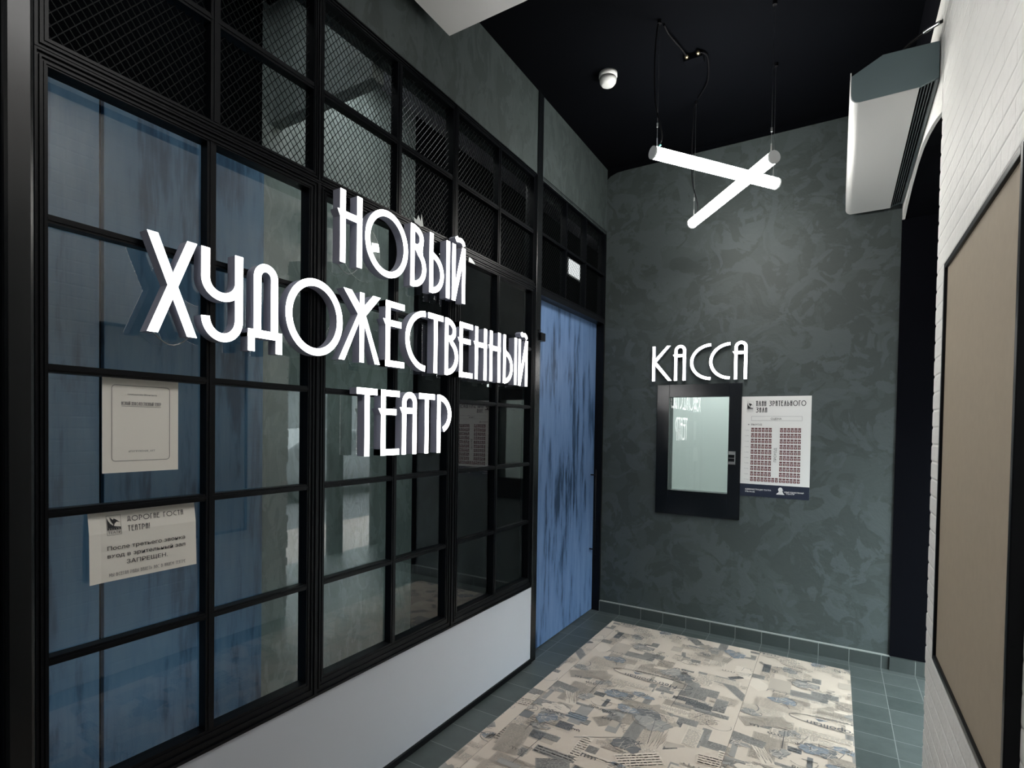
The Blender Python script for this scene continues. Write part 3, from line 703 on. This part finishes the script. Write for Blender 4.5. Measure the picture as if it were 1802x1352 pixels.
XP = GLX + .012
def px2(a, b): return XP + .010 * (1 - b) * (1 - (1 - a) * .2) * .6 - .008 * max(0, b - .72) / .28 + .004 * max(0, .12 - a) / .12
t = thing('paper_notice', (XP, .725, 1.039), 'wide curling white paper notice with bold black lines, hanging lower on the first window', 'notice', 'paper notices on the first window')
paper_sheet(.592, .853, 1.039, 1.217, 0, px2).build('sheet', M['paper'], t)
pr = MB()
def PW(u, v, d): return (px2((u - .592) / .261, (v - 1.039) / .178) + .0012, u, v)
emblem(pr, .632, .664, 1.1575, 1.2065, PW, 0, 0, 0)
flat(pr, deco_line('ДОРОГИЕ ГОСТИ', .679, .8194, 1.187, 1.2005, .0015), PW, 0, 0)
flat(pr, deco_line('ТЕАТРА!', .679, .7311, 1.1615, 1.1765, .0015), PW, 0, 0)
flat(pr, text_polys('После третьего звонка', .632, 1.1185, .0105, .190, .004), PW, 0, 0)
flat(pr, text_polys('вход в зрительный зал', .632, 1.0985, .0105, .190, .004), PW, 0, 0)
flat(pr, text_polys('ЗАПРЕЩЕН.', .675, 1.0775, .0108, .100, .002), PW, 0, 0)
flat(pr, deco_line('МЫ ВСЕГДА РАДЫ ВИДЕТЬ ВАС В НАШЕМ ТЕАТРЕ', .635, .822, 1.0505, 1.0595, .0007), PW, 0, 1)
pr.build('print', [M['ink'], M['ink_grey']], t, fixn=False)

# scraps of clear tape by the top line of letters
tp = MB().add([(XF + .001, 1.752, 2.345), (XF + .006, 1.768, 2.336), (XF + .003, 1.781, 2.362), (XF + .009, 1.790, 2.336), (XF + .002, 1.804, 2.374), (XF + .006, 1.812, 2.322), (XF + .012, 1.785, 2.312), (XF + .004, 1.758, 2.322)],
              [(0, 1, 7), (1, 2, 3), (1, 3, 6), (1, 6, 7), (3, 4, 5), (3, 5, 6)])
tag(tp.build('tape_scrap', M['tape'], fixn=False), 'crumpled scrap of clear tape on the frame above the letter В', 'tape')

tp = MB().prism([(2.158, 2.262), (2.214, 2.264), (2.190, 2.280), (2.160, 2.288)], LW, XF - .003, XF + .002)
tag(tp.build('tape_scrap', M['tape']), 'small pointed scrap of tape on the frame right of the letter Й in the top line', 'tape')

# ================================================================== TAN BOARD ON THE WHITE WALL
t = thing('notice_board', (XR, 1.79, .707), 'tan notice board in a thin black frame on the white brick wall', 'board')
y0, y1, z0, z1 = 1.362, 2.226, .707, 2.003
MB().box(XR - .016, XR + .004, y0 + .008, y1 - .008, z0 + .008, z1 - .008).build('panel', M['board'], t)
MB().box(XR - .024, XR + .004, y0, y0 + .018, z0, z1).box(XR - .024, XR + .004, y1 - .018, y1, z0, z1).box(XR - .024, XR + .004, y0 + .018, y1 - .018, z0, z0 + .018).box(XR - .024, XR + .004, y0 + .018, y1 - .018, z1 - .018, z1).build('frame', M['black'], t, bevel=.002)

# ================================================================== AIR CURTAIN OVER THE OPENING
t = thing('air_curtain', (XR, 3.3, 2.806), 'long white and grey air curtain unit mounted over the arched opening', 'air curtain')
YA, YB = 2.632, 3.955
AC = lambda u, v, d: (u, d, v)
end = [(XR - .004, 2.826), (.246, 2.806), (.052, 2.806), (.036, 2.812), (.026, 2.824), (.022, 2.842), (.022, 2.918), (.128, 2.972), (XR - .004, 2.964)]
body = [(XR - .004, 2.832), (.249, 2.812), (.056, 2.812), (.030, 2.83), (.028, 2.915), (.130, 2.966), (XR - .004, 2.958)]
MB().prism(body, AC, YA + .010, YB - .010).build('body', M['void'], t)
MB().prism(end, AC, YA, YA + .012).build('end_cap', M['ac_end'], t)
MB().prism(end, AC, YB - .012, YB).build('end_cap', M['ac_end'], t)
cov = [(.249, 2.8065), (.054, 2.8065)] + [(.022 + .030 * (1 - math.sin(a)), 2.8065 + .030 * (1 - math.cos(a))) for a in [math.radians(k * 10) for k in range(1, 10)]] + [(.0195, 2.935)]
cs = MB()
for q in strip(cov, .004): cs.prism(q, AC, YA + .002, YB - .002)
cs.build('cover', M['ac_white'], t)
gr = MB()
for k in range(6):
    x = .256 + k * .0105; zz = 2.806 + (x - .249) * .31
    gr.box(x, x + .003, YA + .012, YB - .012, zz, zz + .012)
gr.box(.300, XR - .003, YA + .005, YB - .005, 2.818, 2.835)
gr.build('outlet_grille', M['ac_grey'], t)
cb = [(.16, 2.80, 2.965), (.20, 2.73, 3.02), (.25, 2.68, 3.035), (.285, 2.64, 3.03), (.313, 2.605, 3.02)]
def spline(pts, n=6):
    out = []; P_ = [Vector(p) for p in pts]; P_ = [P_[0]] + P_ + [P_[-1]]
    for i in range(1, len(P_) - 2):
        for k in range(n):
            s = k / n; a, b, c, e = P_[i - 1], P_[i], P_[i + 1], P_[i + 2]
            out.append(.5 * (2 * b + (c - a) * s + (2 * a - 5 * b + 4 * c - e) * s * s + (3 * b - a - 3 * c + e) * s ** 3))
    out.append(P_[-2]); return out
MB().tube(spline(cb), .006, 8).build('power_cable', M['wire'], t, smooth=True)
MB().tube(spline([(.262, 2.665, 3.034), (.285, 2.64, 3.03), (.305, 2.612, 3.022)]), .0075, 8).build('cable_sleeve', M['steel'], t, smooth=True)

# ================================================================== CEILING FITTINGS
t = thing('smoke_detector', (-1.162, 2.925, CEIL), 'round white smoke detector on the black ceiling', 'smoke detector')
cx, cy = -1.162, 2.925
MB().lathe([(.052, CEIL), (.052, CEIL - .020), (.047, CEIL - .026)], cx, cy).build('base', M['white_plastic'], t, smooth=True)
MB().lathe([(.044, CEIL - .024), (.044, CEIL - .034)], cx, cy).build('vent_gap', M['dark_gap'], t)
MB().lathe([(.049, CEIL - .031), (.046, CEIL - .050), (.036, CEIL - .064), (.030, CEIL - .067), (.010, CEIL - .067)], cx, cy).build('sensor_head', M['white_plastic'], t, smooth=True)

AW = Vector((-.782, 2.705, 0)); BWR = Vector((-.765, 3.400, 0))
t = thing('junction_box', (-.70, 3.02, CEIL), 'small black junction box with brass glands on the black ceiling', 'junction box')
MB().box(-.755, -.655, 2.985, 3.045, CEIL - .035, CEIL).build('case', M['blackpaint'], t, bevel=.003)
for x in (-.735, -.675): MB().tube([(x, 2.985, CEIL - .018), (x, 2.965, CEIL - .020)], .010, 10).build('cable_gland', M['brass'], t, smooth=True)
MB().tube(spline([(AW.x, AW.y, CEIL - .006), (-.772, 2.76, CEIL - .022), (-.745, 2.90, CEIL - .018), (-.735, 2.968, CEIL - .020)]), .0045, 8).build('cable', M['wire'], t, smooth=True)
MB().tube(spline([(-.675, 2.968, CEIL - .020), (-.640, 3.04, CEIL - .012), (-.68, 3.25, CEIL - .012), (BWR.x, BWR.y, CEIL - .006)]), .0045, 8).build('cable', M['wire'], t, smooth=True)

def pendant(a, b, hooks, label):
    a, b = Vector(a), Vector(b); ax = (b - a).normalized()
    t = thing('tube_lamp', tuple((a + b) / 2), label, 'lamp', 'hanging tube lamps')
    MB().tube([a + ax * .008, b - ax * .008], .029, 24).build('lit_tube', M['tube'], t, smooth=False)
    for p, q in ((a, a + ax * .010), (b, b - ax * .010)): MB().tube([p, q], .0305, 24).build('end_cap', M['cap'], t)
    for p, cable in hooks:
        p = Vector(p); top = Vector((p.x, p.y, CEIL))
        MB().tube([p + Vector((0, 0, .028)), top], .0011, 6).build('suspension_wire', M['steel'], t)
        MB().tube([p + Vector((0, 0, .028)), p + Vector((0, 0, .075))], .0030, 8).build('wire_grip', M['steel'], t)
        MB().tube([p + Vector((0, 0, .13)), p + Vector((0, 0, .15))], .0045, 8).build('wire_grip', M['steel'], t)
        MB().tube([top - Vector((0, 0, .018)), top], .010, 12).build('ceiling_fixing', M['wire'], t)
        if cable:
            c = [(p.x + .006, p.y, p.z + .03), (p.x + .022, p.y + .004, p.z + .07), (p.x + .016, p.y, p.z + .13), (p.x - .012, p.y, p.z + .25), (p.x - .020, p.y, p.z + .45), (p.x - .012, p.y, CEIL - .05), (p.x, p.y, CEIL - .005)]
            MB().tube(spline(c), .0036, 8).build('power_cable', M['wire'], t, smooth=True)
    return t
A0, A1 = (-.812, 2.648, 2.825), (-.312, 3.323, 2.825)
B0, B1 = (-.802, 3.459, 2.739), (-.276, 2.801, 2.739)
la, lb = Vector(A0), Vector(A1); ha = la + (lb - la).normalized() * .028; hb = lb - (lb - la).normalized() * .028
tA = pendant(A0, A1, [(ha, True), (hb, False)], 'hanging glowing tube lamp, the upper of the two crossing tubes')
g = MB().tube([ha + Vector((0, 0, .030)), ha + Vector((.018, .004, .040))], .004, 6); g.build('cable_tie', M['green'], tA)
la, lb = Vector(B0), Vector(B1)
pendant(B0, B1, [(la + (lb - la).normalized() * .028, True), (lb - (lb - la).normalized() * .028, False)], 'hanging glowing tube lamp, the lower of the two, its end pointing at the viewer')

# lamp of the lower white ceiling, over the entrance behind the viewer
for i, (x0, x1, y0, y1) in enumerate(((-.45, .10, .55, 1.25), (-1.05, -.20, -1.5, -.9))):
    t = thing('ceiling_lamp', ((x0 + x1) / 2, (y0 + y1) / 2, 3.18), 'flat lamp under the white ceiling ' + ('nearest the sign' if i == 0 else 'by the entrance wall'), 'lamp')
    MB().box(x0 - .02, x1 + .02, y0 - .02, y1 + .02, 3.172, 3.19).build('housing', M['white_plastic'], t)
    MB().box(x0, x1, y0, y1, 3.166, 3.172).build('diffuser', M['lamp'], t)

# ================================================================== PRINTED FLOOR MAT
PW_, PH = .94, 3.4
rnd = random.Random(21)
def rect(u, v, w, h, a=0):
    c, s = math.cos(a), math.sin(a)
    return [(u + x * c - y * s, v + x * s + y * c) for x, y in ((-w / 2, -h / 2), (w / 2, -h / 2), (w / 2, h / 2), (-w / 2, h / 2))]
els = []      # (layer z, polygon, tone)
lay = .0002
def E_(poly, tone):
    els.append((lay, poly, tone))
def bump_layer():
    global lay; lay += .000004
def inside_text(u, v, w, h, ang, ls, ink):
    c, s = math.cos(ang), math.sin(ang); y = -h / 2 + ls * .6
    while y < h / 2 - ls * .3:
        x = -w / 2 + .006
        while x < w / 2 - .010:
            ww = min(rnd.uniform(.006, .026), w / 2 - x - .003)
            E_(rect(u + (x + ww / 2) * c - y * s, v + (x + ww / 2) * s + y * c, ww, ls * rnd.uniform(.28, .46), ang), ink)
            x += ww + rnd.uniform(.002, .007)
        y += ls
def hatch(u, v, w, h, ang, tone):
    c, s = math.cos(ang), math.sin(ang); n = int(w / .0055)
    for q in range(n):
        x = -w / 2 + (q + .5) * w / n
        E_(rect(u + x * c, v + x * s, .0019, h * rnd.uniform(.3, .95), ang + rnd.uniform(-.12, .12)), tone)
def blot(u, v, r, e, tone):
    ph = [rnd.uniform(0, 6.28) for _ in range(4)]; pts = []
    for k in range(40):
        a = 2 * math.pi * k / 40; q = r * (1 + .22 * math.sin(2 * a + ph[0]) + .14 * math.sin(3 * a + ph[1]) + .10 * math.sin(7 * a + ph[2]) + .07 * math.sin(13 * a + ph[3]))
        pts.append((u + q * math.cos(a), v + q * e * math.sin(a)))
    for k in range(40): E_([(u, v), pts[k], pts[(k + 1) % 40]], tone)
for i in range(400):
    bump_layer(); tone = rnd.choices([0, 1, 2, 3, 4, 5], [2.6, 3.4, 4, 2.8, 2.0, .35])[0]
    w, h = rnd.uniform(.05, .24), rnd.uniform(.025, .12)
    if tone >= 3: w, h = rnd.uniform(.04, .22), rnd.uniform(.02, .075)
    if rnd.random() < .35: w, h = h, w
    ang = rnd.choice([0, 0, 0, 0, rnd.uniform(-.25, .25), rnd.uniform(.4, .9)])
    u, v = rnd.uniform(0, PW_), rnd.uniform(0, PH)
    E_(rect(u, v, w, h, ang), tone)
    k = rnd.random()
    if k < .70: inside_text(u, v, w, h, ang, rnd.choice([.008, .008, .010, .012, .018]), 7 if tone < 3 and rnd.random() < .6 else (6 if tone < 4 else 1))
    elif k < .84: hatch(u, v, w, h, ang, rnd.choice([6, 7]) if tone < 3 else rnd.choice([6, 2]))
for i in range(70):                                 # engraved figures: soft grey masses worked over with fine strokes
    bump_layer(); u, v = rnd.uniform(0, PW_), rnd.uniform(0, PH); r = rnd.uniform(.025, .075); e = rnd.uniform(.5, 1.2)
    tone = rnd.choice([2, 3, 3, 4, 4, 5]) if i % 9 else 1
    blot(u, v, r, e, tone); bump_layer()
    for q in range(rnd.randint(18, 44)):
        E_(rect(u + rnd.gauss(0, r * .5), v + rnd.gauss(0, r * .5 * e), rnd.uniform(.01, .06), rnd.uniform(.0015, .003), rnd.gauss(.6, .7)), rnd.choice([0, 1, 3, 6, 6]))
    if rnd.random() < .4:
        a0 = rnd.uniform(0, 360)
        for q in strip(arc(u, v, r * 1.15, r * e * 1.1, a0, a0 + rnd.uniform(140, 330), 24), .0022): E_(q, 6)
for i in range(70):                                 # loose pen scribbles, rules and flourishes
    bump_layer(); u, v = rnd.uniform(0, PW_), rnd.uniform(0, PH); k = rnd.random()
    if k < .45:
        an = rnd.choice([0, 3.14, rnd.uniform(0, 3.1)]); cc, ss_ = math.cos(an), math.sin(an); sz = rnd.uniform(.006, .016)
        raw = [(t_ * sz * .6 + sz * .6 * math.cos(t_ * 1.9), sz * math.sin(t_ * 1.9 + i) * (1 + .4 * math.sin(t_ * .7))) for t_ in [j * .35 for j in range(rnd.randint(25, 70))]]
        pts = [(u + x * cc - y * ss_, v + x * ss_ + y * cc) for x, y in raw]
    elif k < .7: r = rnd.uniform(.02, .08); a0 = rnd.uniform(0, 360); pts = arc(u, v, r, r * rnd.uniform(.3, 1), a0, a0 + rnd.uniform(120, 340), 24)
    else: a = rnd.choice([0, math.pi / 2, rnd.uniform(0, 3)]); l = rnd.uniform(.06, .3); pts = [(u, v), (u + l * math.cos(a), v + l * math.sin(a))]
    for q in strip(pts, rnd.choice([.0016, .0022, .0035])): E_(q, rnd.choice([6, 6, 7]))
for txt, u, v, w, ang in (('Metropolitan', .60, 2.62, .30, math.pi), ('Sardinia', .13, 3.13, .15, 2.35), ('LIVE', .22, 1.36, .20, math.pi), ('Aquarelle', .42, 2.15, .16, 3.0), ('Romance', .80, 1.75, .15, math.pi)):
    bump_layer(); c, s = math.cos(ang), math.sin(ang)
    for p in text_polys(txt, 0, 0, None, w): E_([(u + x * c - y * s, v + x * s + y * c) for x, y in p], 6)
bump_layer()
for q in strip(arc(.45, 2.635, .23, .050, 0, 360, 40)[:-1], .004, True): E_(q, 6)

def clip_poly(poly, x0, x1):
    for side, lim in ((1, x0), (-1, x1)):
        out = []; n = len(poly)
        for i in range(n):
            p, q = poly[i], poly[(i + 1) % n]; a, b = (p[0] - lim) * side, (q[0] - lim) * side
            if a >= 0: out.append(p)
            if (a >= 0) != (b >= 0):
                t_ = a / (a - b); out.append((p[0] + (q[0] - p[0]) * t_, p[1] + (q[1] - p[1]) * t_))
        poly = out
        if len(poly) < 3: return None
    return poly
def clip_v(poly, y0, y1):
    p = clip_poly([(b, a) for a, b in poly], y0, y1)
    return [(b, a) for a, b in p] if p else None

t = thing('floor_mat', (-.65, 2.3, 0), 'pale printed mat with newspaper collage pattern on the dark tiled floor', 'mat')
MY0, MY1 = .55, 3.828
for X0, X1, orig in ((-1.405, -1.3315, -1.33 - PW_), (-1.330, -.3905, -1.33), (-.389, .108, -.39)):
    mb = MB().box(X0, X1, MY0, MY1, 0, .003, 0)
    for lz, poly, tone in els:
        q = clip_poly([(orig + a, MY1 - PH + b) for a, b in poly], X0 + .001, X1 - .001)
        if q: q = clip_v(q, MY0 + .001, MY1 - .001)
        if q: mb.poly([(a, b, .003 + lz) for a, b in q], tone)
    mb.build('mat_strip', MAT_TONES, t, fixn=False)
MB().box(-1.3315, -1.330, MY0, MY1, 0, .0022).box(-.3905, -.389, MY0, MY1, 0, .0022).build('seam', M['ink'], t)

# ================================================================== VESTIBULE AND STREET BEYOND THE OPENING
S('wall_right', MB().box(1.57, 1.62, 1.0, 1.42, 0, 3.6).box(1.57, 1.62, 4.68, 6.2, 0, 3.6).box(1.57, 1.62, 1.42, 4.68, 1.86, 3.6), M['blackpaint'])
S('wall_back', MB().box(.82, 1.62, 5.2, 5.3, 0, 3.6).box(.82, 1.62, 1.0, 1.1, 0, 3.6), M['blackpaint'])
S('wall_back', MB().box(.70, .82, 4.12, 5.3, 0, 3.6), M['blackpaint'])
S('ceiling', MB().box(.82, 1.62, 1.0, 5.3, 2.95, 3.0), M['blackpaint'])
o = D.objects.new('door_2', None); COL.objects.link(o); o.location = (1.585, 4.05, 0); tag(o, 'glazed street door seen only as a reflection in the partition glass', 'door', kind='structure')
MB().box(1.57, 1.61, 1.42, 1.46, 0, 1.86).box(1.57, 1.61, 2.46, 2.52, 0, 1.86).box(1.57, 1.61, 4.00, 4.20, 0, 1.86).box(1.57, 1.61, 4.64, 4.68, 0, 1.86).box(1.57, 1.61, 1.46, 4.64, 1.82, 1.86).build('door_frame', M['black'], o)
for a, b in ((1.46, 2.46), (2.52, 4.00), (4.20, 4.64)): MB().box(1.588, 1.594, a, b, .0, 1.82).build('glass_pane', M['glass'], o)
S('floor', MB().box(1.6, 3.2, -6, 14, -.08, -.01), M['pave'])
S('floor', MB().box(3.2, 12, -6, 14, -.12, -.05), M['road'])
t = thing('street_building', (12, 6, 0), 'grey street facade with a red sign, mirrored faintly in the partition glass', 'building')
MB().box(12, 12.4, -6, 16, -.1, 4.4).build('wall', M['facade'], t)
for k in range(6): MB().box(11.96, 12.0, 1 + k * 2.2, 2.2 + k * 2.2, .6, 2.4).build('window', M['carglass'], t)
MB().box(11.9, 12.0, 5.4, 10.5, 2.5, 3.0).build('sign_panel', M['red_sign'], t)
t = thing('parked_car', (6.2, 8.0, -.05), 'dark parked car in the street, mirrored faintly in the partition glass', 'car')
prof = [(-2.1, .30), (2.1, .30), (2.15, .62), (1.9, .82), (1.0, .92), (.45, 1.38), (-1.0, 1.42), (-1.75, .98), (-2.1, .90)]
MB().prism(prof, lambda u, v, d: (d, 8.0 + u, v - .05), 5.4, 7.0).build('body', M['carpaint'], t, bevel=.05)
MB().prism([(.85, .94), (.40, 1.32), (-.95, 1.36), (-1.5, .98)], lambda u, v, d: (d, 8.0 + u, v - .05), 5.385, 7.015).build('side_window', M['carglass'], t)
for yy in (-1.3, 1.35):
    for xx in (5.42, 6.80): MB().tube([(xx, 8 + yy, .26), (xx + .18, 8 + yy, .26)], .31, 20).build('wheel', M['rubber'], t)

# ================================================================== SKY
w = D.worlds.new('World'); scene.world = w; w.use_nodes = True
bg = w.node_tree.nodes['Background']; bg.inputs['Color'].default_value = (0.90, 0.93, 0.95, 1); bg.inputs['Strength'].default_value = 20.0

# ================================================================== CAMERA
f_px, cy_px = 942.198, 770.673
cd = D.cameras.new('camera'); cam = D.objects.new('camera', cd); COL.objects.link(cam); scene.camera = cam
cd.sensor_fit = 'HORIZONTAL'; cd.sensor_width = 36; cd.lens = f_px / 1802 * 36; cd.shift_y = (cy_px - 676) / 1802; cd.clip_start = .02
yaw, pitch, roll = 0.54360322, -0.0199339, 0.01516526
fw_ = Vector((-math.sin(yaw) * math.cos(pitch), math.cos(yaw) * math.cos(pitch), math.sin(pitch)))
r0 = Vector((math.cos(yaw), math.sin(yaw), 0)); u0_ = r0.cross(fw_)
rt = r0 * math.cos(roll) + u0_ * math.sin(roll); up = -r0 * math.sin(roll) + u0_ * math.cos(roll)
cam.matrix_world = Matrix(((rt.x, up.x, -fw_.x, 0), (rt.y, up.y, -fw_.y, 0), (rt.z, up.z, -fw_.z, 1.45), (0, 0, 0, 1)))

# ================================================================== VIEW
vs_ = scene.view_settings
vs_.view_transform = 'Standard'; vs_.look = 'None'; vs_.gamma = 1.0; vs_.use_curve_mapping = False; vs_.exposure = 0.0
scene.cycles.use_denoising = True
scene.cycles.max_bounces = 10; scene.cycles.transparent_max_bounces = 16
